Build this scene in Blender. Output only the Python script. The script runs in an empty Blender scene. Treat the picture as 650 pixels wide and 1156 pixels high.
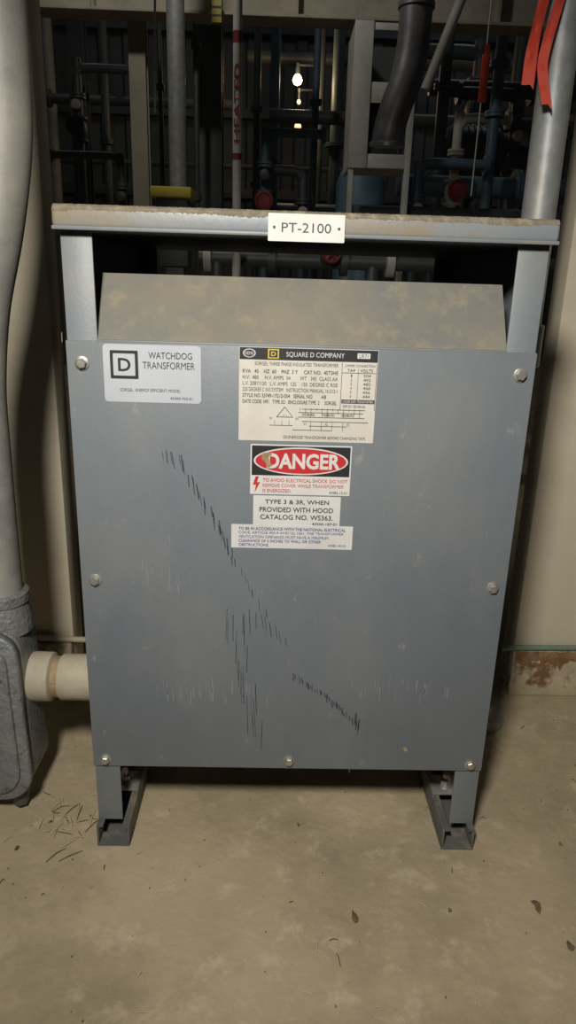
import bpy, bmesh, math, random
from mathutils import Vector, Matrix
random.seed(7)
scene = bpy.context.scene
COL = scene.collection
try:
    scene.view_settings.view_transform = 'Standard'
    scene.view_settings.look = 'None'
except Exception:
    pass

# ------------------------------------------------------------ materials
def mat(name, c1, c2=None, scale=8.0, rough=0.6, metal=0.0, bump=0.0, bscale=60.0,
        lo=0.35, hi=0.65, c3=None, s3=3.0, lo3=0.55, hi3=0.7, stretch=(1, 1, 1), emit=None, estr=0.0,
        c4=None, s4=40.0, lo4=0.6, hi4=0.7):
    m = bpy.data.materials.new(name)
    m.use_nodes = True
    nt = m.node_tree
    N, L = nt.nodes, nt.links
    b = N['Principled BSDF']
    b.inputs['Roughness'].default_value = rough
    b.inputs['Metallic'].default_value = metal
    b.inputs['Base Color'].default_value = (*c1, 1)
    tc = N.new('ShaderNodeTexCoord')
    mp = N.new('ShaderNodeMapping')
    mp.inputs['Scale'].default_value = stretch
    L.new(tc.outputs['Object'], mp.inputs['Vector'])
    if c2 is None:
        c2 = tuple(v * 0.85 for v in c1)
    n = N.new('ShaderNodeTexNoise')
    n.inputs['Scale'].default_value = scale
    n.inputs['Detail'].default_value = 6
    n.inputs['Roughness'].default_value = 0.65
    L.new(mp.outputs['Vector'], n.inputs['Vector'])
    r = N.new('ShaderNodeValToRGB')
    r.color_ramp.elements[0].position = lo
    r.color_ramp.elements[1].position = hi
    r.color_ramp.elements[0].color = (*c1, 1)
    r.color_ramp.elements[1].color = (*c2, 1)
    L.new(n.outputs['Fac'], r.inputs['Fac'])
    out = r.outputs['Color']
    for (cc, ss, l_, h_, off) in ((c3, s3, lo3, hi3, 3.1), (c4, s4, lo4, hi4, 7.7)):
        if cc is None:
            continue
        mo = N.new('ShaderNodeMapping')
        mo.inputs['Scale'].default_value = stretch
        mo.inputs['Location'].default_value = (off, off * 2, off * .5)
        L.new(tc.outputs['Object'], mo.inputs['Vector'])
        n3 = N.new('ShaderNodeTexNoise')
        n3.inputs['Scale'].default_value = ss
        n3.inputs['Detail'].default_value = 9
        n3.inputs['Roughness'].default_value = 0.7
        L.new(mo.outputs['Vector'], n3.inputs['Vector'])
        r3 = N.new('ShaderNodeValToRGB')
        r3.color_ramp.elements[0].position = l_
        r3.color_ramp.elements[1].position = h_
        r3.color_ramp.elements[0].color = (0, 0, 0, 1)
        r3.color_ramp.elements[1].color = (1, 1, 1, 1)
        L.new(n3.outputs['Fac'], r3.inputs['Fac'])
        mx = N.new('ShaderNodeMix')
        mx.data_type = 'RGBA'
        L.new(r3.outputs['Color'], mx.inputs[0])
        L.new(out, mx.inputs[6])
        mx.inputs[7].default_value = (*cc, 1)
        out = mx.outputs[2]
    L.new(out, b.inputs['Base Color'])
    if bump > 0:
        nb = N.new('ShaderNodeTexNoise')
        nb.inputs['Scale'].default_value = bscale
        nb.inputs['Detail'].default_value = 5
        L.new(tc.outputs['Object'], nb.inputs['Vector'])
        bp = N.new('ShaderNodeBump')
        bp.inputs['Strength'].default_value = bump
        bp.inputs['Distance'].default_value = 0.004
        L.new(nb.outputs['Fac'], bp.inputs['Height'])
        L.new(bp.outputs['Normal'], b.inputs['Normal'])
    if emit:
        b.inputs['Emission Color'].default_value = (*emit, 1)
        b.inputs['Emission Strength'].default_value = estr
    return m

M = {}
M['panel'] = mat('grey_enamel', (.138, .157, .174), (.168, .186, .199), 4, .48, 0, .04, 220,
                 c3=(.205, .210, .206), s3=7, lo3=.46, hi3=.78, stretch=(1, 1, .55), c4=(.27, .27, .25), s4=45, lo4=.63, hi4=.74)
M['frame'] = mat('grey_enamel_frame', (.155, .176, .193), (.19, .204, .208), 9, .48, 0, .05, 200,
                 c3=(.24, .22, .175), s3=14, lo3=.50, hi3=.74)
M['foot'] = mat('dirty_foot_steel', (.085, .09, .092), (.13, .122, .10), 18, .65, 0, .1, 200,
                c3=(.22, .175, .115), s3=30, lo3=.52, hi3=.66)
M['inner'] = mat('inner_sheet', (.10, .11, .12), (.14, .14, .135), 9, .6)
M['hood'] = mat('dusty_hood', (.180, .165, .128), (.215, .192, .142), 5, .85, 0, .1, 200,
                c3=(.138, .142, .138), s3=6, lo3=.40, hi3=.66, c4=(.24, .21, .145), s4=38, lo4=.52, hi4=.70)
M['roofm'] = mat('dusty_roof', (.19, .215, .24), (.24, .24, .22), 12, .45, 0, .08, 150,
                 c3=(.24, .20, .135), s3=20, lo3=.50, hi3=.66, stretch=(.5, 1, 1))
M['dust'] = mat('roof_dust', (.21, .17, .11), (.14, .12, .09), 30, .95, 0, .5, 160, c4=(.29, .245, .17), s4=70, lo4=.5, hi4=.65)
M['white'] = mat('label_white', (.66, .65, .62), (.58, .57, .52), 20, .45)
M['silver'] = mat('label_silver', (.52, .54, .57), (.47, .49, .52), 12, .4, .1)
M['cream'] = mat('label_cream', (.62, .59, .52), (.54, .51, .43), 16, .5, c3=(.44, .38, .28), s3=22, lo3=.62, hi3=.75)
M['black'] = mat('ink_black', (.02, .02, .022), None, 10, .5)
M['ink'] = mat('ink_grey', (.05, .05, .055), None, 10, .5)
M['red'] = mat('ink_red', (.55, .03, .035), (.45, .025, .03), 20, .45)
M['dred'] = mat('dirty_red_paint', (.30, .03, .025), (.16, .02, .02), 20, .6)
M['blue'] = mat('ink_blue', (.05, .06, .25), None, 10, .5)
M['yellow'] = mat('ink_yellow', (.60, .48, .06), (.50, .40, .06), 10, .5)
M['zinc'] = mat('zinc_bolt', (.45, .44, .40), (.30, .28, .23), 60, .4, .6)
M['galv'] = mat('galvanised_conduit', (.38, .39, .38), (.27, .28, .28), 45, .5, .3, .08, 90,
                c3=(.34, .31, .24), s3=14, lo3=.5, hi3=.75)
M['galvd'] = mat('dusty_conduit', (.37, .345, .295), (.30, .285, .245), 12, .55, .15, .1, 90,
                 c3=(.21, .205, .19), s3=9, lo3=.44, hi3=.66)
M['cast'] = mat('cast_fitting', (.20, .208, .208), (.28, .285, .28), 40, .5, .4, .6, 160,
                c3=(.33, .31, .265), s3=18, lo3=.50, hi3=.72, c4=(.10, .10, .10), s4=60, lo4=.56, hi4=.68)
M['nip'] = mat('painted_coupling', (.47, .42, .31), (.38, .33, .235), 20, .6, 0, .2, 90, c4=(.25, .20, .12), s4=50, lo4=.6, hi4=.7)
M['rust'] = mat('rusty_band', (.26, .16, .07), (.36, .28, .16), 60, .8)
M['ruststain'] = mat('rust_stain', (.16, .075, .03), (.30, .19, .09), 45, .9, 0, .3, 90)
M['beige'] = mat('beige_wall', (.62, .555, .41), (.56, .495, .36), 5, .75, 0, .1, 40,
                 c3=(.45, .395, .29), s3=6, lo3=.52, hi3=.78)
M['curb'] = mat('beige_curb', (.48, .40, .27), (.33, .27, .18), 14, .85, 0, .4, 60,
                c3=(.16, .08, .04), s3=15, lo3=.52, hi3=.60)
M['teal'] = mat('teal_strip', (.10, .20, .15), (.25, .26, .18), 25, .5)
M['floor'] = mat('concrete_floor', (.47, .382, .240), (.375, .300, .188), 3.5, .9, 0, .3, 90,
                 c3=(.27, .212, .135), s3=5, lo3=.46, hi3=.72, c4=(.53, .445, .30), s4=22, lo4=.55, hi4=.72)
M['leaf'] = mat('dead_leaf', (.10, .065, .035), (.16, .11, .06), 80, .9)
M['straw'] = mat('straw', (.55, .46, .29), None, 80, .9)
M['scuff'] = mat('scuff_mark', (.030, .034, .04), (.05, .06, .07), 60, .6)
M['pale'] = mat('pale_scuff', (.24, .25, .255), (.20, .215, .225), 60, .6)
M['ribbon'] = mat('red_orange_tape', (.62, .065, .03), (.48, .042, .02), 30, .7)
M['gdark'] = mat('dark_steel', (.05, .053, .056), (.08, .08, .08), 7, .5, .3)
M['gmid'] = mat('grey_pipe', (.10, .108, .112), (.07, .075, .075), 7, .5, .2)
M['ggreen'] = mat('green_grey_pipe', (.085, .11, .108), (.055, .07, .07), 7, .5)
M['bluep'] = mat('blue_grey_pipe', (.10, .15, .19), (.07, .11, .14), 7, .5)
M['duct'] = mat('duct_metal', (.22, .215, .225), (.13, .125, .13), 10, .4, .4)
M['lwhite'] = mat('white_steel', (.60, .59, .54), (.44, .42, .37), 7, .6)
M['siding'] = mat('grey_siding', (.12, .13, .13), (.085, .09, .09), 2, .6)
M['bcol'] = mat('beige_column', (.36, .32, .23), (.26, .24, .17), 5, .6)
M['beam'] = mat('beige_beam', (.46, .42, .33), (.35, .31, .24), 4, .7, 0, .1, 40, c3=(.24, .20, .15), s3=8, lo3=.50, hi3=.75)
M['tank'] = mat('teal_tank', (.13, .22, .28), (.08, .15, .20), 5, .5)
M['bulb'] = mat('bulb_glow', (1, .8, .5), None, 5, .5, emit=(1, .70, .36), estr=9)
M['bulb2'] = mat('bulb_dim', (1, .8, .5), None, 5, .5, emit=(1, .62, .30), estr=1.3)
M['tube'] = mat('added_tube_glow', (1, 1, 1), None, 5, .5, emit=(.9, .95, 1), estr=2)  # emissive tube for the added room fill fixtures
M['ceil'] = mat('ceiling_paint', (.10, .10, .10), None, 3, .8)

# ------------------------------------------------------------ mesh helpers
def finish(me, name, m, smooth=False):
    me.update()
    ob = bpy.data.objects.new(name, me)
    COL.objects.link(ob)
    if m is not None and len(me.materials) == 0:
        me.materials.append(M[m])
    if smooth:
        for p in me.polygons:
            p.use_smooth = True
        try:
            me.set_sharp_from_angle(angle=math.radians(40))
        except Exception:
            pass
    return ob

def box(name, x0, x1, y0, y1, z0, z1, m, bev=0.0, seg=2):
    bm = bmesh.new()
    bmesh.ops.create_cube(bm, size=1)
    for v in bm.verts:
        v.co = Vector(((x0 + x1) / 2 + v.co.x * (x1 - x0), (y0 + y1) / 2 + v.co.y * (y1 - y0), (z0 + z1) / 2 + v.co.z * (z1 - z0)))
    if bev > 0:
        bmesh.ops.bevel(bm, geom=bm.edges[:], offset=bev, segments=seg, profile=.5, affect='EDGES')
    me = bpy.data.meshes.new(name)
    bm.to_mesh(me); bm.free()
    return finish(me, name, m, bev > 0)

def poly(name, verts, faces, m, smooth=False):
    me = bpy.data.meshes.new(name)
    me.from_pydata([tuple(v) for v in verts], [], faces)
    return finish(me, name, m, smooth)

def frame(d):
    d = Vector(d).normalized()
    a = Vector((0, 0, 1)) if abs(d.z) < .9 else Vector((1, 0, 0))
    u = d.cross(a).normalized()
    return d, u, d.cross(u).normalized()

def lathe(name, o, d, prof, m, seg=28, smooth=True, phase=0):
    o = Vector(o); d, u, w = frame(d)
    vs, fs = [], []
    for (t, r) in prof:
        for i in range(seg):
            a = 2 * math.pi * i / seg + phase
            vs.append(o + d * t + (u * math.cos(a) + w * math.sin(a)) * r)
    for k in range(len(prof) - 1):
        for i in range(seg):
            j = (i + 1) % seg
            fs.append((k * seg + i, k * seg + j, (k + 1) * seg + j, (k + 1) * seg + i))
    fs.append(tuple(range(seg)))
    fs.append(tuple((len(prof) - 1) * seg + i for i in range(seg)))
    me = bpy.data.meshes.new(name)
    me.from_pydata(vs, [], fs)
    bm = bmesh.new(); bm.from_mesh(me)
    bmesh.ops.recalc_face_normals(bm, faces=bm.faces[:])
    bm.to_mesh(me); bm.free()
    return finish(me, name, m, smooth)

def cyl(name, p0, p1, r, m, seg=24):
    p0, p1 = Vector(p0), Vector(p1)
    return lathe(name, p0, p1 - p0, [(0, r), ((p1 - p0).length, r)], m, seg)

def catmull(pts, n=10):
    P = [Vector(p) for p in pts]
    P = [P[0] * 2 - P[1]] + P + [P[-1] * 2 - P[-2]]
    out = []
    for i in range(1, len(P) - 2):
        for k in range(n):
            t = k / n
            a, b, c, d = P[i - 1], P[i], P[i + 1], P[i + 2]
            out.append(.5 * ((2 * b) + (c - a) * t + (2 * a - 5 * b + 4 * c - d) * t * t + (3 * b - a - 3 * c + d) * t ** 3))
    out.append(P[-2])
    return out

def tube(name, pts, r, m, seg=24, smooth_path=True, n=10):
    P = catmull(pts, n) if smooth_path else [Vector(p) for p in pts]
    vs, fs = [], []
    d0 = (P[1] - P[0]).normalized()
    _, u, w = frame(d0)
    for i, p in enumerate(P):
        if i == 0: d = P[1] - P[0]
        elif i == len(P) - 1: d = P[-1] - P[-2]
        else: d = P[i + 1] - P[i - 1]
        d.normalize()
        u = (u - d * u.dot(d)).normalized()
        w = d.cross(u)
        for k in range(seg):
            a = 2 * math.pi * k / seg
            vs.append(p + (u * math.cos(a) + w * math.sin(a)) * r)
    for i in range(len(P) - 1):
        for k in range(seg):
            j = (k + 1) % seg
            fs.append((i * seg + k, i * seg + j, (i + 1) * seg + j, (i + 1) * seg + k))
    fs.append(tuple(range(seg))); fs.append(tuple((len(P) - 1) * seg + k for k in range(seg)))
    me = bpy.data.meshes.new(name)
    me.from_pydata(vs, [], fs)
    bm = bmesh.new(); bm.from_mesh(me)
    bmesh.ops.recalc_face_normals(bm, faces=bm.faces[:])
    bm.to_mesh(me); bm.free()
    return finish(me, name, m, True)

def extrude_xz(name, pts, y0, y1, m, bev=0.0, seg=3):
    """closed outline in XZ extruded along Y"""
    bm = bmesh.new()
    a = [bm.verts.new((p[0], y0, p[1])) for p in pts]
    f = bm.faces.new(a)
    r = bmesh.ops.extrude_face_region(bm, geom=[f])
    for v in r['geom']:
        if isinstance(v, bmesh.types.BMVert):
            v.co.y = y1
    bmesh.ops.recalc_face_normals(bm, faces=bm.faces[:])
    if bev > 0:
        ed = [e for e in bm.edges if abs(e.verts[0].co.y - e.verts[1].co.y) < 1e-6]
        bmesh.ops.bevel(bm, geom=ed, offset=bev, segments=seg, profile=.5, affect='EDGES')
    me = bpy.data.meshes.new(name)
    bm.to_mesh(me); bm.free()
    return finish(me, name, m, True)

def rrect(cx, cz, w, h, r, n=8):
    pts = []
    for (sx, sz, a0) in ((1, 1, 0), (-1, 1, 90), (-1, -1, 180), (1, -1, 270)):
        for k in range(n + 1):
            a = math.radians(a0 + 90 * k / n)
            pts.append((cx + sx * (w / 2 - r) + r * math.cos(a), cz + sz * (h / 2 - r) + r * math.sin(a)))
    return pts

def group(name, parts):
    e = bpy.data.objects.new(name, None)
    e.empty_display_size = .05
    COL.objects.link(e)
    for p in parts:
        p.parent = e
    return e

def join(name, obs):
    """merge several finished mesh objects into one mesh object"""
    mats, vs, fs, mi, sm = [], [], [], [], []
    for o in obs:
        me = o.data
        k = len(vs)
        vs += [tuple(v.co) for v in me.vertices]
        mm = me.materials[0]
        if mm not in mats: mats.append(mm)
        for p in me.polygons:
            fs.append(tuple(k + i for i in p.vertices)); mi.append(mats.index(mm)); sm.append(p.use_smooth)
    for o in obs:
        bpy.data.objects.remove(o, do_unlink=True)
    me = bpy.data.meshes.new(name)
    me.from_pydata(vs, [], fs)
    for m_ in mats: me.materials.append(m_)
    for p, a, s in zip(me.polygons, mi, sm):
        p.material_index = a; p.use_smooth = s
    me.update()
    try: me.set_sharp_from_angle(angle=math.radians(40))
    except Exception: pass
    ob = bpy.data.objects.new(name, me)
    COL.objects.link(ob)
    return ob

def text(name, s, x0, x1, ztop, zbot, y, m, bold=0.0):
    cu = bpy.data.curves.new(name + '_c', 'FONT')
    cu.body = s
    cu.offset = 0.0 if 'M' in s else bold
    cu.resolution_u = 3
    o = bpy.data.objects.new(name + '_t', cu)
    COL.objects.link(o)
    bpy.context.view_layer.update()
    dg = bpy.context.evaluated_depsgraph_get()
    me = bpy.data.meshes.new_from_object(o.evaluated_get(dg))
    bpy.data.objects.remove(o, do_unlink=True)
    xs = [v.co.x for v in me.vertices]; ys = [v.co.y for v in me.vertices]
    a, b, c, d = min(xs), max(xs), min(ys), max(ys)
    for v in me.vertices:
        v.co = Vector((x0 + (v.co.x - a) / (b - a) * (x1 - x0), y, zbot + (v.co.y - c) / (d - c) * (ztop - zbot)))
    me.materials.clear()
    return finish(me, name, m)

def quad(name, x0, x1, z0, z1, y, m):
    return poly(name, [(x0, y, z0), (x1, y, z0), (x1, y, z1), (x0, y, z1)], [(0, 1, 2, 3)], m)

def line(name, xa, za, xb, zb, t, y, m):
    d = Vector((xb - xa, 0, zb - za)); n = Vector((-d.z, 0, d.x)).normalized() * t / 2
    a, b = Vector((xa, y, za)), Vector((xb, y, zb))
    return poly(name, [a - n, b - n, b + n, a + n], [(0, 1, 2, 3)], m)

# ------------------------------------------------------------ TRANSFORMER CABINET
HW, DP = .255, .41
T = []
T.append(box('front_panel', -HW, HW, -.0035, -.0002, .122, .664, 'panel', .0012))
T.append(box('panel_top_fold', -.222, .222, -.0035, .010, .6625, .6655, 'frame', .0008))
for s, n in ((-1, 'left'), (1, 'right')):
    for y0, k in ((0, 'front'), (DP - .003, 'rear')):
        xa, xb = sorted((s * .2215, s * (HW - .001)))
        T.append(box(f'post_{k}_{n}', xa, xb, y0, y0 + .003, .034, .776, 'frame', .0008))
    for ya, yb, k in ((.003, .034, 'front'), (DP - .034, DP - .003, 'rear')):
        xa, xb = sorted((s * (HW - .004), s * (HW - .001)))
        T.append(box(f'leg_flange_{k}_{n}', xa, xb, ya, yb, .034, .13, 'frame'))
    xa, xb = sorted((s * (HW - .004), s * (HW - .001)))
    T.append(box(f'side_sheet_{n}', xa, xb, .003, DP - .003, .122, .776, 'frame'))
T.append(box('bottom_pan', -.25, .25, .003, DP - .003, .126, .130, 'inner'))
def hood(name, ya, yb):
    dy = .012 if yb > ya else -.012
    vs = []
    for x in (-.2225, .2225):
        vs += [(x, ya, .664), (x, yb, .734), (x, yb + dy, .732), (x, yb + dy, .730), (x, yb, .7315), (x, ya + dy * .2, .660)]
    fs = [(0, 1, 7, 6), (1, 2, 8, 7), (2, 3, 9, 8), (3, 4, 10, 9), (4, 5, 11, 10), (0, 6, 11, 5), (0, 5, 4, 3, 2, 1), (6, 7, 8, 9, 10, 11)]
    return poly(name, vs, fs, 'hood')
T.append(hood('vent_hood_front', .001, .045))
T.append(hood('vent_hood_rear', DP - .001, DP - .045))
T.append(box('rear_panel', -HW, HW, DP + .0002, DP + .0035, .122, .664, 'panel', .0012))
T.append(box('core_and_coil', -.19, .19, .10, .31, .14, .60, 'gdark', .02))
R0, R1 = -.013, DP + .013
T.append(box('roof_lid', -.2585, .2585, R0, R1, .7755, .7975, 'roofm', .0045, 3))
T.append(box('roof_hem', -.2582, .2582, R0 - .0016, R0 + .002, .7735, .7775, 'frame', .001))
# dust crust along the roof's upper edge, spilling unevenly onto the lip
vs, fs = [], []
nx = 300
for i in range(nx + 1):
    x = -.2565 + .513 * i / nx
    h = .0006 + .0010 * random.random()
    w = .0002 + .0018 * max(0, math.sin(x * 47 + math.sin(x * 23) * 2)) + .0016 * random.random() ** 2
    for (yy, zz) in ((R0 - .00025, .7932 - w), (R0 - .0003, .7934), (R0 + .0012, .7964), (R0 + .0045, .7978 + h * .4), (.10, .7985), (.41, .7984)):
        vs.append((x, yy, zz))
for i in range(nx):
    for k in range(5):
        fs.append((i * 6 + k, (i + 1) * 6 + k, (i + 1) * 6 + k + 1, i * 6 + k + 1))
T.append(poly('roof_dust_layer', vs, fs, 'dust', True))

k = 0
for (x, z) in ((-.2385, .640), (.239, .640), (-.2385, .386), (.2385, .386), (-.239, .133), (0, .135), (.239, .133)):
    k += 1
    a = lathe('w', (x, -.0035, z), (0, -1, 0), [(0, .0078), (.0012, .0078), (.0016, .007)], 'zinc', 24)
    b = lathe('h', (x, -.005, z), (0, -1, 0), [(0, .0056), (.0038, .0056), (.0048, .0046)], 'zinc', 6, False, random.random())
    T.append(join(f'screw_{k}', [a, b]))

for s, n in ((-1, 'left'), (1, 'right')):
    xi, xo = s * .211, s * .2545
    a, b = sorted((xi, xo))
    P = [box('a', a, b, -.012, DP + .012, 0.0005, .004, 'foot'),
         box('b', a, a + .003, -.012, DP + .012, .004, .034, 'foot', .0008),
         box('c', b - .003, b, -.012, DP + .012, .004, .034, 'foot', .0008),
         box('d', a + .003, a + .009, -.012, DP + .012, .031, .034, 'foot'),
         box('e', b - .009, b - .003, -.012, DP + .012, .031, .034, 'foot')]
    for yb in (.075, DP - .075):
        xc = (a + b) / 2
        P.append(box('f', a, b, yb - .02, yb + .02, .034, .038, 'zinc', .001))
        P.append(lathe('g', (xc, yb, .038), (0, 0, 1), [(0, .011), (.002, .011)], 'zinc', 24))
        P.append(lathe('h', (xc, yb, .040), (0, 0, 1), [(0, .0085), (.007, .0085), (.008, .007)], 'zinc', 6, False))
        P.append(cyl('i', (xc, yb, .048), (xc, yb, .056), .0045, 'zinc', 12))
    T.append(join(f'foot_channel_{n}', P))

# --- labels on the front panel
YL, YT = -.0039, -.0043
X0, Z0, S = -.2156, .6615, .00094
def u(p): return X0 + p * S
def v(p): return Z0 - p * S
P = [extrude_xz('p', rrect(u(56), v(33), 112 * S, 66 * S, .004), YL, -.0034, 'silver')]
P.append(extrude_xz('q', rrect(u(24), v(23), 32 * S, 32 * S, .001), YT, YL, 'black'))
P.append(extrude_xz('q', rrect(u(24), v(23), 25 * S, 25 * S, .001), YT - .0002, YT + .0001, 'silver'))
P.append(text('t', 'D', u(17), u(31.5), v(15.5), v(30.5), YT - .0004, 'black', .02))
P.append(text('t', 'WATCHDOG', u(52), u(102), v(8), v(15.5), YT, 'ink', .004))
P.append(text('t', "TRANSFORMER", u(45), u(105), v(19), v(27), YT, 'ink'))
P.append(text('t', "SORGEL  ENERGY EFFICIENT MODEL", u(18), u(88), v(50), v(53.5), YT, 'ink'))
P.append(text('t', "43499-703-01", u(76), u(102), v(59), v(62), YT, 'ink'))
T.append(join('label_silver_plate', P))

# rating plate
X0, Z0, S = -.069, .6625, .001
def v(p): return Z0 - p * .00094
P = [extrude_xz('p', rrect(u(75.5), v(54.5), .151, .1025, .001), YL, -.0034, 'cream')]
P.append(quad('h', u(0.6), u(150.4), v(14), v(.6), YT, 'black'))
Y2 = YT - .0003
P.append(text('t', 'SQUARE D COMPANY', u(51), u(114), v(4.5), v(11), Y2, 'white', .015))
P.append(quad('y', u(31), u(43), v(12.5), v(1.8), Y2, 'yellow'))
P.append(quad('y', u(32.5), u(41.5), v(11.2), v(3.1), Y2 - .0001, 'black'))
P.append(text('t', 'D', u(34.5), u(39.8), v(4.6), v(9.8), Y2 - .0002, 'yellow', .03))
for r_, mm, dy in ((4.6, 'white', 0), (3.8, 'black', .0001)):
    P.append(extrude_xz('o', [(u(11) + 1.5 * r_ * S * math.cos(t * math.pi / 12), v(7) + r_ * S * math.sin(t * math.pi / 12)) for t in range(24)], Y2 - dy, Y2 + .0002, mm))
P.append(text('t', 'NEMA', u(6.5), u(15.5), v(5), v(9), Y2 - .0002, 'white'))
P.append(quad('y', u(128), u(142), v(10), v(4), Y2, 'white'))
P.append(text('t', 'LR71', u(130), u(140), v(5), v(9), Y2 - .0001, 'black'))
P.append(text('t', "SORGEL THREE PHASE INSULATED TRANSFORMER", u(17), u(108), v(16.5), v(20.5), YT, 'ink', .01))
rows = ["KVA   45    HZ  60    PHZ  3 Y     CAT NO.  45T3HE", "H.V.  480     H.V. AMPS  54        WT   345  CLASS AA",
        "L.V. 208Y/120   L.V. AMPS  125    150  DEGREE C RISE", "220 DEGREE C INS SYSTEM   INSTRUCTION MANUAL 161212-1",
        "STYLE NO 33749-17212-054   SERIAL NO        AB", "DATE CODE  H91   TYPE SO   ENCLOSURE TYPE  2     SORGEL"]
for i, r_ in enumerate(rows):
    P.append(text('t', r_, u(4), u(108 - (i == 4) * 12), v(25 + i * 7), v(29.4 + i * 7), YT, 'ink', .012))
P.append(text('t', "JUMPER CONNECTION", u(115), u(148), v(17), v(20.5), YT, 'ink', .01))
P.append(text('t', "TAP    VOLTS", u(118), u(146), v(22), v(25.5), YT, 'ink', .01))
for i in range(6):
    P.append(text('t', f"{i+1}", u(122), u(123.4), v(28 + i * 4.8), v(31.2 + i * 4.8), YT, 'ink'))
    P.append(text('t', str(504 - 12 * i), u(136), u(144), v(28 + i * 4.8), v(31.2 + i * 4.8), YT, 'ink'))
for x in (112, 150):
    P.append(line('l', u(x), v(15), u(x), v(70), .0005, YT, 'ink'))
P.append(line('l', u(112), v(26.6), u(150), v(26.6), .0005, YT, 'ink'))
P.append(line('l', u(130), v(21), u(130), v(57), .0004, YT, 'ink'))
P.append(quad('b', u(113), u(149.5), v(62), v(57.5), YT, 'ink'))
P.append(text('t', "UNDER 600V TRANSFORMER", u(114.5), u(148), v(58.4), v(61.2), Y2, 'white'))
P.append(text('t', "KEEP DRY  SEE MANUAL", u(115), u(140), v(64), v(67), YT, 'ink'))
P.append(line('l', u(42), v(80), u(51), v(68), .0006, YT, 'ink'))
P.append(line('l', u(51), v(68), u(60), v(80), .0006, YT, 'ink'))
P.append(line('l', u(42), v(80), u(60), v(80), .0006, YT, 'ink'))
for i in range(7):
    P.append(line('l', u(45 + i * 2), v(80), u(45 + i * 2), v(76 + abs(3 - i) * 1.2), .0003, YT, 'ink'))
for (zz, a, b) in ((70, 70, 140), (74, 66, 138), (79.5, 66, 140), (84.5, 70, 144), (90, 34, 60), (90, 78, 120), (95, 60, 104)):
    P.append(line('l', u(a), v(zz), u(b), v(zz), .0006, YT, 'ink'))
for i in range(12):
    P.append(line('l', u(68 + i * 6), v(69), u(68 + i * 6), v(71.5 + (i % 3) * 4), .0005, YT, 'ink'))
for i in range(3):
    P.append(text('t', "(H)(B)(G)", u(70 + i * 22), u(84 + i * 22), v(75), v(78.6), YT, 'ink', .012))
    P.append(text('t', "X" + str(i + 1), u(72 + i * 24), u(75 + i * 24), v(86), v(89), YT, 'ink'))
for i in range(3):
    P.append(line('l', u(40 + i * 8), v(84), u(40 + i * 8), v(90), .0004, YT, 'ink'))
for i in range(4):
    P.append(line('l', u(80 + i * 12), v(85), u(80 + i * 12), v(95), .0004, YT, 'ink'))
P.append(text('t', "H1", u(34), u(37), v(80), v(83), YT, 'ink')); P.append(text('t', "H3", u(63), u(66), v(80), v(83), YT, 'ink'))
P.append(text('t', "DE-ENERGIZE TRANSFORMER BEFORE CHANGING TAPS", u(50), u(142), v(102), v(105.6), YT, 'ink', .012))
T.append(join('label_rating_plate', P))

# danger label
X0, Z0, S = -.0554, .5560, .00103
def v(p): return Z0 - p * .00101
P = [extrude_xz('p', rrect(u(55.5), v(29), 111 * S, .0585, .0008), YL, -.0034, 'white')]
P.append(quad('k', u(1.5), u(109.5), v(35.5), v(1.5), YT, 'black'))
def ell(cx, cz, rx, rz, y, mm):
    return extrude_xz('o', [(u(cx) + rx * S * math.cos(t * math.pi / 20), v(cz) + rz * S * math.sin(t * math.pi / 20)) for t in range(40)], y, y + .0002, mm)
P.append(ell(55.5, 18.5, 52, 15.5, YT - .0003, 'white'))
P.append(ell(55.5, 18.5, 50, 14, YT - .0005, 'red'))
P.append(text('t', 'DANGER', u(18), u(99), v(9.5), v(27.5), YT - .0008, 'white', .035))
P.append(poly('tear', [(u(a), YT - .001, v(b)) for a, b in ((13, 10), (20, 8.5), (24, 11), (20, 14), (21, 19), (24, 24), (19, 27), (17, 21), (12, 16))], [tuple(range(9))], 'rust'))
for i, (s_, e_) in enumerate((("TO AVOID ELECTRICAL SHOCK DO NOT", 108), ("REMOVE COVER WHILE TRANSFORMER", 104), ("IS ENERGIZED.", 46))):
    P.append(text('t', s_, u(14), u(e_), v(39 + i * 6.2), v(43 + i * 6.2), YT, 'red', .004))
P.append(text('t', "43982-15-01", u(88), u(108), v(53), v(56), YT, 'ink'))
P.append(poly('bolt', [(u(a), YT, v(b)) for a, b in ((6, 37), (3, 47), (6.5, 46.5), (5, 56), (11, 43.5), (7.5, 44), (9.5, 37))], [tuple(range(7))], 'red'))
T.append(join('label_danger', P))

X0, Z0, S = -.0515, .4955, .00104
P = [extrude_xz('p', rrect(u(48.5), v(17.5), 97 * S, .0362, .0008), YL, -.0034, 'white')]
P.append(text('t', "TYPE 3 & 3R, WHEN", u(13), u(84), v(4), v(10), YT, 'black', .01))
P.append(text('t', "PROVIDED WITH HOOD", u(7), u(89), v(13), v(19), YT, 'black', .01))
P.append(text('t', "CATALOG NO. WS363.", u(8), u(89), v(22), v(28), YT, 'black', .01))
P.append(text('t', "43500-187-01", u(66), u(94), v(31), v(34.2), YT, 'black', .01))
T.append(join('label_hood_catalogue', P))
X0, Z0, S = -.0765, .4600, .00105
Y3 = -.0042
P = [extrude_xz('p', rrect(u(67.5), v(14), .142, .0290, .0008), Y3, -.0034, 'white')]
for i, (s_, e_) in enumerate((("TO BE IN ACCORDANCE WITH THE NATIONAL ELECTRICAL", 127), ("CODE, ARTICLE 450-9 AND UL 1561, THE TRANSFORMER", 125),
                              ("VENTILATION OPENINGS MUST HAVE A MINIMUM", 108), ("CLEARANCE OF 6 INCHES TO WALL OR OTHER", 100), ("OBSTRUCTIONS.", 42))):
    P.append(text('t', s_, u(8), u(e_), v(2.5 + i * 5), v(6.1 + i * 5), Y3 - .0004, 'blue', .012))
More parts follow.
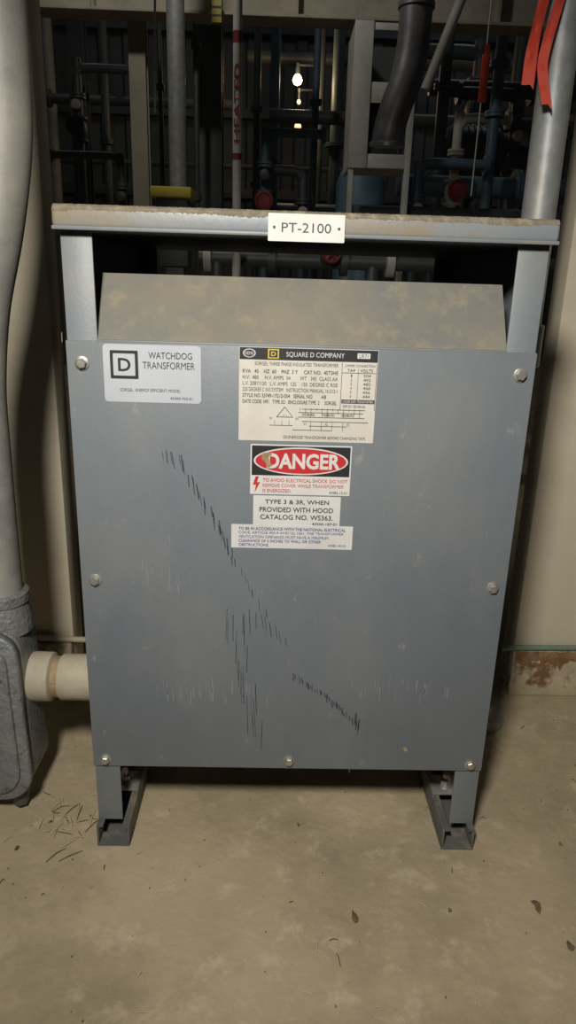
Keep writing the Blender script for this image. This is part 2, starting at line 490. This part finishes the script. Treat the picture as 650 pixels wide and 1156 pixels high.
P.append(text('t', "43982-143-01", u(108), u(128), v(22), v(25), Y3 - .0004, 'blue'))
T.append(join('label_clearance', P))
P = [extrude_xz('p', rrect(-.0014, .782, .0775, .0262, .001), R0 - .0032, R0 - .0014, 'white'),
     text('t', 'PT-2100', -.0265, .0235, .7865, .7775, R0 - .0035, 'black', .0)]
for x in (-.034, .0315):
    P.append(lathe('d', (x, R0 - .0031, .782), (0, -1, 0), [(0, .0015), (.0005, .0015)], 'ink', 12))
T.append(join('tag_plate', P))

# scuffs on paint
P = []
def ticks(pts, n, spread, lmin, lmax, w, mm, tilt=-.12):
    for i in range(n):
        t = i / max(1, n - 1) * (len(pts) - 1)
        k_ = min(int(t), len(pts) - 2); f = t - k_
        x = pts[k_][0] * (1 - f) + pts[k_ + 1][0] * f + random.uniform(-spread, spread)
        z = pts[k_][1] * (1 - f) + pts[k_ + 1][1] * f + random.uniform(-spread, spread)
        l = random.uniform(lmin, lmax); a = tilt + random.uniform(-.06, .06)
        dx = math.sin(a) * l / 2
        P.append(line('s', x - dx, z - l / 2, x + dx, z + l / 2, w * random.uniform(.5, 1.25), -.0037, mm))
ticks([(-.152, .542), (-.128, .530)], 7, .003, .008, .020, .0011, 'scuff')
ticks([(-.126, .514), (-.0985, .47), (-.078, .425)], 19, .003, .010, .022, .0011, 'scuff')
ticks([(-.078, .425), (-.062, .393), (-.035, .347)], 9, .003, .008, .018, .0009, 'scuff')
ticks([(-.040, .335), (-.010, .309)], 6, .002, .010, .020, .0010, 'scuff')
ticks([(-.080, .325), (-.048, .33)], 8, .006, .020, .045, .0008, 'scuff', -.02)
ticks([(-.066, .30), (-.044, .18)], 16, .009, .030, .060, .0007, 'scuff', -.02)
ticks([(.003, .260), (.048, .228), (.086, .192)], 34, .0020, .005, .012, .0012, 'scuff')
ticks([(.084, .20), (.089, .185)], 5, .0015, .014, .026, .0014, 'scuff', .05)
ticks([(-.19, .40), (-.13, .38)], 16, .012, .008, .02, .0008, 'pale', 0)
ticks([(-.17, .24), (-.04, .235)], 34, .014, .008, .022, .0008, 'pale', 0)
ticks([(.07, .25), (.20, .24)], 30, .014, .008, .022, .0008, 'pale', 0)
ticks([(-.20, .57), (.20, .20)], 40, .16, .004, .014, .0006, 'pale', 0)
T.append(join('paint_scuffs', P))
T.append(poly('rust_chip', [(.148, -.0037, .157), (.152, -.0037, .158), (.155, -.0037, .153), (.151, -.0037, .1505)], [(0, 1, 2, 3)], 'rust'))
group('electrical_transformer_cabinet', T)

# ------------------------------------------------------------ LEFT CONDUIT RUN
PY, PX = .09, -.392
C = [tube('conduit_pipe', [(PX, PY, .325), (PX, PY, .42), (-.391, PY, .52), (-.389, PY, .60), (-.376, PY, .69), (-.352, PY, .78), (-.336, PY, .86),
                           (-.331, PY, .93), (-.330, PY, 1.05), (-.330, PY, 1.3), (-.33, PY, 1.9)], .030, 'galvd', 32)]
C.append(lathe('hub', (PX, PY, .272), (0, 0, 1), [(0, .040), (.020, .038), (.040, .035), (.042, .0375), (.054, .0375), (.057, .033)], 'cast', 36))
BX = -.404
out = []
for (a0, cx, cz, r) in ((0, .016, .256, .030), (90, -.016, .256, .030), (180, -.010, .074, .040), (270, .010, .074, .040)):
    for k_ in range(9):
        a = math.radians(a0 + 90 * k_ / 8)
        out.append((BX + cx + r * math.cos(a), cz + r * math.sin(a)))
C.append(extrude_xz('fitting_body', out, .050, .125, 'cast', .010, 4))
def sc(o, s):
    cz = .160
    return [(BX + (p[0] - BX) * s, cz + (p[1] - cz) * (1 - (1 - s) * .45)) for p in o]
C.append(extrude_xz('cover_gasket', sc(out, 1.0), .044, .051, 'gmid', .002, 2))
C.append(extrude_xz('cover_rim', sc(out, 1.03), .034, .045, 'cast', .004, 3))
C.append(extrude_xz('cover_plate', sc(out, .76), .028, .036, 'cast', .003, 3))
for z in (.270, .050):
    C.append(lathe('cover_screw', (BX, .034, z), (0, -1, 0), [(0, .006), (.003, .006), (.004, .004)], 'zinc', 16))
C.append(lathe('drain_plug', (BX + .024, .060, .044), (0, 0, -1), [(0, .015), (.018, .015), (.018, .011), (.034, .011)], 'gmid', 6, False))
NZ = .197
C.append(lathe('nipple_hub', (-.366, PY, NZ), (1, 0, 0), [(0, .030), (.008, .0345), (.036, .034), (.039, .029)], 'nip', 36))
C.append(lathe('nipple_band', (-.329, PY, NZ), (1, 0, 0), [(0, .0285), (.012, .0285)], 'rust', 36))
C.append(lathe('nipple_coupling', (-.318, PY, NZ), (1, 0, 0), [(0, .030), (.003, .032), (.048, .032), (.050, .034), (.0612, .034)], 'nip', 36))
C.append(lathe('nipple_locknut', (-.262, PY, NZ), (1, 0, 0), [(0, .038), (.0065, .038)], 'nip', 8, False))
group('electrical_conduit', C)

# ------------------------------------------------------------ RIGHT CONDUIT with ribbon
RX, RY = .341, .30
C = [cyl('pipe', (RX, RY, .0), (RX, RY, 2.0), .0238, 'galv', 32),
     lathe('coupling', (RX, RY, .62), (0, 0, 1), [(0, .027), (.002, .029), (.06, .029), (.062, .027)], 'galv', 32),
     lathe('floor_flange', (RX, RY, 0.001), (0, 0, 1), [(0, .05), (.008, .05), (.010, .03), (.03, .028)], 'galv', 32)]
group('electrical_conduit.001', C)
def ribbon(name, pts, w, tw=0, ph=0):
    """thin flagging tape: gently creased strip with an angled cut end"""
    P_ = catmull(pts, 14); vs, fs = [], []
    n = len(P_)
    for i, p in enumerate(P_):
        f = i / n
        a = tw * math.sin(f * 4 + ph)
        s_ = Vector((math.cos(a), math.sin(a), 0)) * w / 2
        cr = Vector((0, -1, 0)) * .0012 * math.sin(f * 15 + ph)
        vs += [p - s_ + cr * .6, p - s_ * .25 - cr, p + s_ * .35 + cr, p + s_ + Vector((0, 0, -.006 if i == n - 1 else 0))]
    for i in range(n - 1):
        for k in range(3):
            fs.append((4 * i + k, 4 * i + k + 1, 4 * i + k + 5, 4 * i + k + 4))
    return poly(name, vs, fs, 'ribbon', True)
rb = [ribbon('tail_1', [(.312, .268, 1.125), (.300, .262, 1.08), (.293, .262, 1.03), (.291, .26, .985)], .016, .4, 0),
      ribbon('tail_2', [(.332, .268, 1.125), (.320, .262, 1.08), (.308, .26, 1.02), (.310, .257, .99), (.318, .255, .962)], .013, .5, 2),
      lathe('wrap', (RX, RY, 1.115), (0, 0, 1), [(0, .0246), (.006, .0265), (.014, .026), (.02, .0246)], 'ribbon', 32),
      lathe('knot', (.322, .272, 1.122), (0, -1, 0), [(0, .006), (.005, .010), (.010, .006)], 'ribbon', 12)]
group('warning_ribbon', rb)

# ------------------------------------------------------------ ROOM SHELL
box('floor', -5, 5, -3, 7.6, -.06, 0, 'floor')
WY = .395
box('wall_left', -3.0, -.392, WY, WY + .06, 0, 2.6, 'beige', .003)
box('wall_right', .432, 3.0, WY, WY + .06, 0, 2.6, 'beige', .003)
box('baseboard_left', -3.0, -.392, WY - .022, WY - .0005, 0.0, .092, 'curb', .004)
br = box('baseboard_right', .425, 3.0, WY - .022, WY - .0005, 0.0, .092, 'curb', .004)
# rust crust where the strip meets the wall base
P = []
random.seed(21)
x = .43
vs, fs = [], []
n = 60
for i in range(n + 1):
    xx = .428 + .35 * i / n
    vs += [(xx, WY - .0228, .0935 + .002 * random.random()), (xx, WY - .0228, .078 - .014 * random.random() * (1 if i % 3 else 1.8))]
for i in range(n):
    fs.append((2 * i, 2 * i + 1, 2 * i + 3, 2 * i + 2))
rs = poly('rust_streaks', vs, fs, 'ruststain'); rs.parent = br
random.seed(33)
tube('trim_1', [(.40, WY - .02, .099), (.46, WY - .016, .099), (.6, WY - .012, .0985), (.9, WY - .012, .099), (2.9, WY - .012, .099)], .0055, 'teal', 12)
tube('trim_2', [(-2.9, WY - .012, .099), (-.9, WY - .012, .099), (-.5, WY - .012, .099), (-.395, WY - .016, .099), (-.31, WY - .02, .101)], .0055, 'nip', 12)
vs, fs = [], []
xs = []
x = -5.0
while x < 5.0:
    for dx, dy in ((0, 0), (.10, 0), (.13, -.04), (.22, -.04)):
        xs.append((x + dx, 7.4 + dy))
    x += .25
for (a, b) in xs:
    vs += [(a, b, 0), (a, b, 4.6)]
for i in range(len(xs) - 1):
    fs.append((2 * i, 2 * i + 2, 2 * i + 3, 2 * i + 1))
vs0 = len(vs)
vs += [(-5, 7.5, 0), (5, 7.5, 0), (5, 7.5, 4.6), (-5, 7.5, 4.6)]
fs.append((vs0, vs0 + 1, vs0 + 2, vs0 + 3))
poly('wall_back', vs, fs, 'siding')
box('ceiling', -5, 5, 1.2, 7.6, 4.6, 4.7, 'ceil')
for i, z in enumerate((1.6, 2.35, 3.1)):
    box(f'trim_{i+3}', -5, 5, 7.26, 7.35, z, z + .09, 'gmid')

# header beam (I section) spanning the plant room
BY, BZ = 2.50, 1.735
P = [box('a', -3.6, 3.6, BY - .06, BY + .06, BZ, BZ + .012, 'beam', .002), box('b', -3.6, 3.6, BY - .006, BY + .006, BZ + .012, BZ + .28, 'beam'),
     box('c', -3.6, 3.6, BY - .06, BY + .06, BZ + .28, BZ + .292, 'beam', .002)]
for i in range(-4, 5):
    P.append(box('stiff', i * .8 + .02, i * .8 + .03, BY - .055, BY - .006, BZ + .012, BZ + .28, 'beam'))
join('steel_beam', P)

def gx(x, Y):
    return (Y + .776) * ((x - 338.8) / 892 + .0244) - .03

# ------------------------------------------------------------ BACKGROUND PLANT
def hcol(name, X, Y, w, m, top=4.6):
    t = w * .12
    P = [box('a', X - w / 2, X + w / 2, Y, Y + t, 0, top, m), box('b', X - w / 2, X + w / 2, Y + w - t, Y + w, 0, top, m), box('c', X - t / 2, X + t / 2, Y + t, Y + w - t, 0, top, m)]
    return join(name, P)
hcol('steel_column', -.64, 2.62, .07, 'bcol')
hcol('steel_column.001', -.377, 3.0, .13, 'ggreen')
hcol('steel_column.002', -1.30, 4.2, .10, 'gmid')

def pipe(name, pts, r, m, flanges=(), smooth_path=False, band=None):
    P = [tube('body', pts, r, m, 24, smooth_path)]
    for (o, d) in flanges:
        P.append(lathe('fl', o, d, [(-.014, r * 1.2), (-.013, r * 1.75), (-.002, r * 1.75), (-.002, r * 1.6), (.002, r * 1.6), (.002, r * 1.75), (.013, r * 1.75), (.014, r * 1.2)], m, 24))
    if band:
        for (o, d, l, mm) in band:
            P.append(lathe('bd', o, d, [(0, r * 1.04), (l, r * 1.04)], mm, 24))
    return group(name, P)
pipe('vertical_pipe', [(-.394, 2.0, 0), (-.394, 2.0, 3.2)], .031, 'galv', [((-.394, 2.0, .62), (0, 0, 1))])
P = [box('a', -.465, -.325, 1.80, 1.93, 1.00, 1.035, 'yellow', .006), box('b', -.45, -.34, 1.82, 1.92, .78, 1.0, 'gmid', .006), box('c', -.42, -.36, 1.84, 1.90, 0, .78, 'gmid')]
join('yellow_topped_pedestal', P)
hp = pipe('heating_pipe', [(-.161, 1.6, 0), (-.161, 1.6, 3.2)], .0135, 'lwhite', [((-.161, 1.6, .84), (0, 0, 1))],
          band=[((-.161, 1.6, 1.09), (0, 0, 1), .018, 'dred'), ((-.161, 1.6, 1.40), (0, 0, 1), .03, 'dred')])
t = text('pipe_text', 'HEATED', -.01, .14, .009, -.009, 0, 'dred', .02)
for q in t.data.vertices:
    q.co = Vector((-.161 - q.co.z, 1.5858, 1.13 + q.co.x * 1.4 + .02))
t.parent = hp
for i, (px, Y, r, m) in enumerate(((182, 3.4, .012, 'gmid'), (222, 2.7, .012, 'gmid'), (290, 3.8, .02, 'ggreen'), (310, 4.4, .03, 'bluep'), (120, 5.0, .03, 'gmid'),
                                   (356, 3.6, .02, 'bluep'), (500, 3.2, .03, 'ggreen'), (560, 2.8, .025, 'bluep'), (582, 4.0, .04, 'ggreen'), (60, 5.7, .04, 'bcol'), (380, 4.8, .04, 'ggreen'))):
    X = gx(px, Y)
    pipe('vertical_pipe', [(X, Y, 0), (X, Y, 4.2)], r, m, [((X, Y, .9 + .2 * (i % 4)), (0, 0, 1)), ((X, Y, 1.7), (0, 0, 1))])
for i, (xa, xb, Y, Z, r, m) in enumerate(((-4, -.4, 5.2, 2.02, .035, 'gmid'), (-.2, 3.5, 4.62, 1.25, .04, 'bluep'), (.75, 3.5, 3.42, 1.75, .04, 'ggreen'), (.55, 3.5, 3.0, 1.22, .05, 'bluep'),
                                          (-.3, 3.5, 5.6, 2.45, .05, 'gmid'), (.3, 3.0, 2.62, 1.05, .035, 'ggreen'), (-3.5, .6, 6.2, 1.75, .03, 'gmid'), (-.1, 3.0, 4.2, 1.75, .04, 'gmid'),
                                          (-1.2, 3.0, 5.4, 2.9, .08, 'gdark'))):
    pipe('horizontal_pipe', [(xa, Y, Z), (xb, Y, Z)], r, m, [((xa + (xb - xa) * f, Y, Z), (1, 0, 0)) for f in (.2, .35, .5, .62, .8)])

# clustered process piping with elbows, valves and gauges
def valve(o, d, r, P, m='ggreen', wheel='dred'):
    o = Vector(o); d = Vector(d)
    P.append(lathe('vb', o - d * r * 2.6, d, [(0, r * 1.9), (r * .5, r * 1.9), (r * .5, r * 1.1), (r * 1.6, r * 1.7), (r * 3.6, r * 1.7), (r * 4.7, r * 1.1), (r * 4.7, r * 1.9), (r * 5.2, r * 1.9)], m, 20))
    s = o + Vector((0, -r * 4.2, 0))
    P.append(cyl('st', o, s, r * .35, 'zinc', 10))
    P.append(lathe('wh', s, (0, -1, 0), [(0, r * 1.6), (r * .12, r * 2.1), (r * .35, r * 2.1), (r * .45, r * 1.6), (r * .25, r * 1.4)], wheel, 20))
P = []
for (px, Y, za, zb, r, m, bend) in ((300, 3.1, .0, 1.45, .022, 'bluep', .28), (345, 3.25, .0, 1.30, .026, 'gmid', -.22), (520, 2.9, .0, 1.50, .022, 'lwhite', .22), (478, 2.75, .0, 1.28, .024, 'bluep', .30),
                                    (585, 3.3, .0, 1.70, .03, 'gmid', -.30), (538, 3.9, .0, 2.05, .04, 'ggreen', -.35), (135, 3.3, .0, 1.35, .02, 'gmid', -.35), (90, 3.9, .0, 1.9, .025, 'gmid', .30)):
    X = gx(px, Y)
    s = 1 if bend > 0 else -1
    P.append(tube('p', [(X, Y, za), (X, Y, zb - .10), (X + s * .012, Y, zb - .03), (X + s * .05, Y, zb), (X + bend, Y, zb)], r, m, 20, True, 6))
    P.append(lathe('f', (X, Y, zb - .16), (0, 0, 1), [(0, r * 1.8), (.012, r * 1.8), (.012, r * 1.5), (.016, r * 1.5), (.016, r * 1.8), (.028, r * 1.8)], m, 20))
    P.append(lathe('f2', (X + bend, Y, zb), (s, 0, 0), [(0, r * 1.8), (.02, r * 1.8)], m, 20))
    valve((X, Y, zb - .32), (0, 0, 1), r, P, m, 'dred' if r < .024 else 'gdark')
    # pressure gauge
    P.append(cyl('gs', (X, Y - r, zb - .22), (X, Y - r - .03, zb - .20), .005, 'zinc', 8))
    P.append(lathe('gg', (X, Y - r - .03, zb - .20), (0, -1, 0), [(0, .026), (.016, .026), (.018, .022)], 'lwhite' if r > .023 else 'gdark', 20))
join('process_piping', P)

# low manifold seen through the vent gap, with handwheel valve
P = [tube('run', [(-.30, 1.8, .815), (1.2, 1.8, .815)], .028, 'gmid', 24, False)]
for x_ in (-.27, -.05, .20, .36, .60):
    P.append(lathe('fl', (x_, 1.8, .815), (1, 0, 0), [(-.014, .034), (-.013, .05), (.013, .05), (.014, .034)], 'lwhite' if x_ in (-.27, .36) else 'gmid', 24))
hx, hz = .150, .838
ring = [(hx + .030 * math.cos(a * math.pi / 12), 1.70, hz + .030 * math.sin(a * math.pi / 12)) for a in range(25)]
P.append(tube('rim', ring, .006, 'dred', 10, False))
for a in range(3):
    P.append(cyl('sp', (hx - .03 * math.cos(a * 1.047), 1.70, hz - .03 * math.sin(a * 1.047)), (hx + .03 * math.cos(a * 1.047), 1.70, hz + .03 * math.sin(a * 1.047)), .004, 'dred', 8))
P.append(cyl('stem', (hx, 1.69, hz), (hx, 1.80, .815), .008, 'zinc', 12))
P.append(lathe('bonnet', (hx, 1.74, .825), (0, 1, -.1), [(0, .02), (.03, .035), (.06, .035)], 'gmid', 16))
for i, x_ in enumerate((-.24, .30, .62)):
    P.append(cyl('drop', (x_, 1.8, 0), (x_, 1.8, .815), .024, 'gmid', 24))
join('pipe_manifold', P)
# white equipment rack
A, B = .235, .475
P = [box('stile_l', A, A + .070, 2.200, 2.215, 1.17, 1.66, 'lwhite', .002), box('side_l', A, A + .012, 2.215, 2.45, 1.172, 1.655, 'lwhite'),
     box('stile_r', B - .022, B, 2.203, 2.24, 0.002, 1.66, 'lwhite', .002), box('leg_l', A + .002, A + .02, 2.206, 2.24, 0.002, 1.169, 'lwhite'),
     box('shelf_top', A + .0125, B - .001, 2.217, 2.43, 1.452, 1.464, 'lwhite'), box('shelf_lip', A + .0705, B - .0225, 2.206, 2.216, 1.395, 1.465, 'lwhite', .002),
     box('shelf_low', A + .0125, B - .001, 2.217, 2.43, 1.176, 1.188, 'lwhite'), box('low_lip', A + .0705, B - .0225, 2.206, 2.216, 1.172, 1.222, 'lwhite', .002),
     box('top_rail', A + .0705, B - .0225, 2.206, 2.216, 1.632, 1.656, 'lwhite', .002),
     box('controller', A + .085, B - .05, 2.24, 2.40, 1.189, 1.36, 'gdark', .008), box('back_plate', A + .05, B - .03, 2.42, 2.428, 1.19, 1.64, 'gmid')]
join('white_equipment_rack', P)
dg = [tube('body', [(.405, 1.9, 3.0), (.405, 1.9, 2.2), (.405, 1.9, 1.62), (.403, 1.9, 1.50), (.388, 1.9, 1.40), (.362, 1.91, 1.32), (.345, 1.92, 1.25), (.342, 1.93, 1.21)], .054, 'duct', 32)]
for z in (1.60, 1.95):
    dg.append(lathe('band', (.405, 1.9, z), (0, 0, 1), [(0, .055), (.003, .060), (.018, .060), (.021, .055)], 'duct', 32))
dg.append(lathe('outlet_rim', (.342, 1.93, 1.215), (0, .1, -1), [(0, .056), (.004, .062), (.016, .062)], 'duct', 32))
dg.append(cyl('hanger', (.405, 1.9, 3.0), (.405, 1.9, 4.6), .006, 'gdark', 8))
group('exhaust_duct', dg)
pipe('diagonal_brace', [(.50, 2.15, 1.43), (.68, 2.15, 1.93)], .018, 'lwhite')
vx, vy = gx(412, 3.0), 3.0
P = [lathe('shell', (vx, vy, .12), (0, 0, 1), [(0, .02), (.02, .08), (.05, .12), (1.10, .12), (1.15, .10), (1.19, .05), (1.20, .014), (1.32, .014)], 'tank', 32),
     lathe('skirt', (vx, vy, 0.001), (0, 0, 1), [(0, .13), (.01, .13), (.01, .11), (.16, .11)], 'tank', 32),
     lathe('band', (vx, vy, .95), (0, 0, 1), [(0, .123), (.02, .123)], 'gmid', 32)]
join('pressure_vessel', P)
vx, vy = gx(545, 3.75), 3.65
P = [lathe('m', (vx - .25, vy, 1.50), (1, 0, 0), [(0, .05), (.02, .10), (.05, .12), (.32, .12), (.35, .09), (.42, .09), (.44, .03), (.52, .03)], 'ggreen', 28),
     box('s', vx - .2, vx + .08, vy - .12, vy + .12, 1.34, 1.39, 'gdark'), box('l', vx - .18, vx - .14, vy - .1, vy + .1, 0, 1.34, 'gdark'), box('l', vx + .02, vx + .06, vy - .1, vy + .1, 0, 1.34, 'gdark')]
for i in range(7):
    P.append(lathe('fin', (vx - .18 + i * .035, vy, 1.50), (1, 0, 0), [(0, .12), (0, .13), (.008, .13), (.008, .12)], 'ggreen', 28))
join('electric_motor', P)
P = [cyl('cord', (.545, 1.5, 1.0), (.55, 1.5, 1.9), .002, 'lwhite', 8), box('tag', .535, .558, 1.49, 1.493, 1.245, 1.365, 'ribbon', .001), box('tag2', .541, .553, 1.485, 1.488, 1.365, 1.39, 'ribbon')]
join('red_hanging_tag', P)
P = [box('tag', -.306, -.268, 2.40, 2.402, 1.695, 1.775, 'yellow', .001), box('bar', -.305, -.269, 2.399, 2.40, 1.715, 1.722, 'black'), box('bar', -.305, -.269, 2.399, 2.40, 1.742, 1.75, 'black'),
     cyl('wire', (-.287, 2.401, 1.775), (-.287, 2.42, 2.04), .002, 'zinc', 8)]
join('yellow_caution_tag', P)
join('hanger_rod', [cyl('rod', (-.36, 1.3, 1.15), (-.33, 1.3, 2.2), .003, 'lwhite', 8)])

# work lamps on a post deep in the room
P = [cyl('post', (.26, 5.12, 0), (.26, 5.12, 3.2), .03, 'gdark')]
for i, (x_, z_, r_, mm) in enumerate(((.085, 2.18, .036, 'bulb'), (.10, 2.04, .016, 'bulb2'), (.098, 1.88, .026, 'bulb2'))):
    P.append(lathe('bulb', (x_, 5.0, z_ - .03), (0, 0, 1), [(-r_, .004), (-r_ * .7, r_ * .7), (0, r_), (r_ * .7, r_ * .7), (r_, r_ * .4)], mm, 20))
    P.append(lathe('cap', (x_, 5.0, z_ + r_ - .03), (0, 0, 1), [(0, r_ * .5), (.04, r_ * .5), (.05, .012), (.07, .012)], 'gdark', 20))
    P.append(cyl('arm', (x_, 5.0, z_ + r_ + .03), (.26, 5.12, z_ + r_ + .06), .008, 'gdark', 8))
join('work_lamp_post', P)

def add_light(name, kind, loc, energy, color=(1, 1, 1), size=.3, target=None, spot=None, blend=.6):
    ld = bpy.data.lights.new(name, kind)
    ld.energy = energy; ld.color = color
    if kind == 'AREA':
        ld.size = size
    else:
        ld.shadow_soft_size = size
    if spot:
        ld.spot_size = math.radians(spot); ld.spot_blend = blend
    o = bpy.data.objects.new(name, ld); COL.objects.link(o)
    o.location = loc
    if target is not None:
        o.rotation_euler = (Vector(target) - Vector(loc)).to_track_quat('-Z', 'Y').to_euler()
    return o
for i, (x_, y_) in enumerate(((-1.6, 4.2), (1.4, 4.6))):  # out-of-view fixtures with point lights, added to lift the far wall
    P = [box('pan', x_ - .6, x_ + .6, y_ - .08, y_ + .08, 3.95, 4.0, 'gmid', .005), cyl('t1', (x_ - .55, y_, 3.93), (x_ + .55, y_, 3.93), .014, 'tube', 12),
         cyl('r1', (x_ - .5, y_, 4.0), (x_ - .5, y_, 4.6), .005, 'gdark', 8), cyl('r2', (x_ + .5, y_, 4.0), (x_ + .5, y_, 4.6), .005, 'gdark', 8)]
    join('added_fill_fixture', P)
    add_light('added_fill_glow', 'POINT', (x_, y_, 3.85), 9, (.84, .92, 1), .2)
add_light('lamp_glow', 'POINT', (.09, 4.8, 2.10), 7, (1, .72, .42), .05)
# unseen spot with a housing, added to brighten the beam and rack
P = [lathe('shade', (-.5, 1.30, 2.42), (.15, .5, -.5), [(-.06, .02), (-.04, .05), (.0, .08), (.05, .10)], 'gmid', 28), cyl('stem', (-.51, 1.27, 2.45), (-.51, 1.27, 4.6), .01, 'gdark', 10)]
join('added_fill_housing', P)
add_light('added_fill_spot', 'SPOT', (-.48, 1.36, 2.35), 19, (1, .96, .88), .06, (.1, 2.4, 1.5), 125)

# ------------------------------------------------------------ FLOOR DEBRIS
P = []
def leaf(x, y, s):
    a = random.uniform(0, 6.28); vs = []
    n = 7
    for i in range(n):
        t = a + 2 * math.pi * i / n; r = s * random.uniform(.5, 1.0) * (1 if i % 2 else .7)
        vs.append((x + r * math.cos(t) * .6, y + r * math.sin(t), .001 + random.random() * s * .35))
    vs.append((x, y, .001 + s * .4))
    P.append(poly('l', vs, [(i, (i + 1) % n, n) for i in range(n)], 'leaf'))
def straw(x, y, l, m='straw'):
    a = random.uniform(0, 3.14)
    P.append(tube('s', [(x - math.cos(a) * l / 2, y - math.sin(a) * l / 2, .0012), (x, y + random.uniform(-.004, .004), .003), (x + math.cos(a) * l / 2, y + math.sin(a) * l / 2, .0012)], .0005, m, 5, True, 3))
leaf(.081, -.124, .012); leaf(.309, -.105, .014); leaf(.018, .03, .006); leaf(.20, -.11, .007); leaf(.33, -.16, .012); leaf(.38, .0, .006)
leaf(-.36, -.02, .007); leaf(-.33, .03, .006)
for i in range(40):
    straw(random.gauss(-.315, .028), random.gauss(.03, .03), random.uniform(.01, .035), random.choice(('straw', 'straw', 'leaf')))
for i in range(190):
    x, y = random.uniform(-.45, .6), random.uniform(-.33, .30)
    if random.random() < .4: straw(x, y, random.uniform(.004, .016), random.choice(('straw', 'leaf', 'straw')))
    else: leaf(x, y, random.uniform(.0009, .0030))
join('floor_debris', P)

# ------------------------------------------------------------ LIGHT & CAMERA
add_light('work_light', 'SPOT', (-.20, -.92, 1.16), 70, (1, .965, .90), .07, (.05, .1, .42), 84, 1.0)
w = bpy.data.worlds.new('world'); scene.world = w
w.use_nodes = True
w.node_tree.nodes['Background'].inputs[0].default_value = (.85, .9, 1, 1)
w.node_tree.nodes['Background'].inputs[1].default_value = .02

cd = bpy.data.cameras.new('camera'); cam = bpy.data.objects.new('camera', cd); COL.objects.link(cam)
cd.sensor_fit = 'VERTICAL'; cd.sensor_height = 36; cd.lens = 790 / 1156 * 36
cd.clip_start = .02
Rm = Matrix.Rotation(math.radians(-1.4), 4, 'Z') @ Matrix.Rotation(math.radians(90 - 17.83), 4, 'X') @ Matrix.Rotation(math.radians(1.73), 4, 'Z')
cam.matrix_world = Matrix.Translation((-.030, -.776, .725)) @ Rm
scene.camera = cam
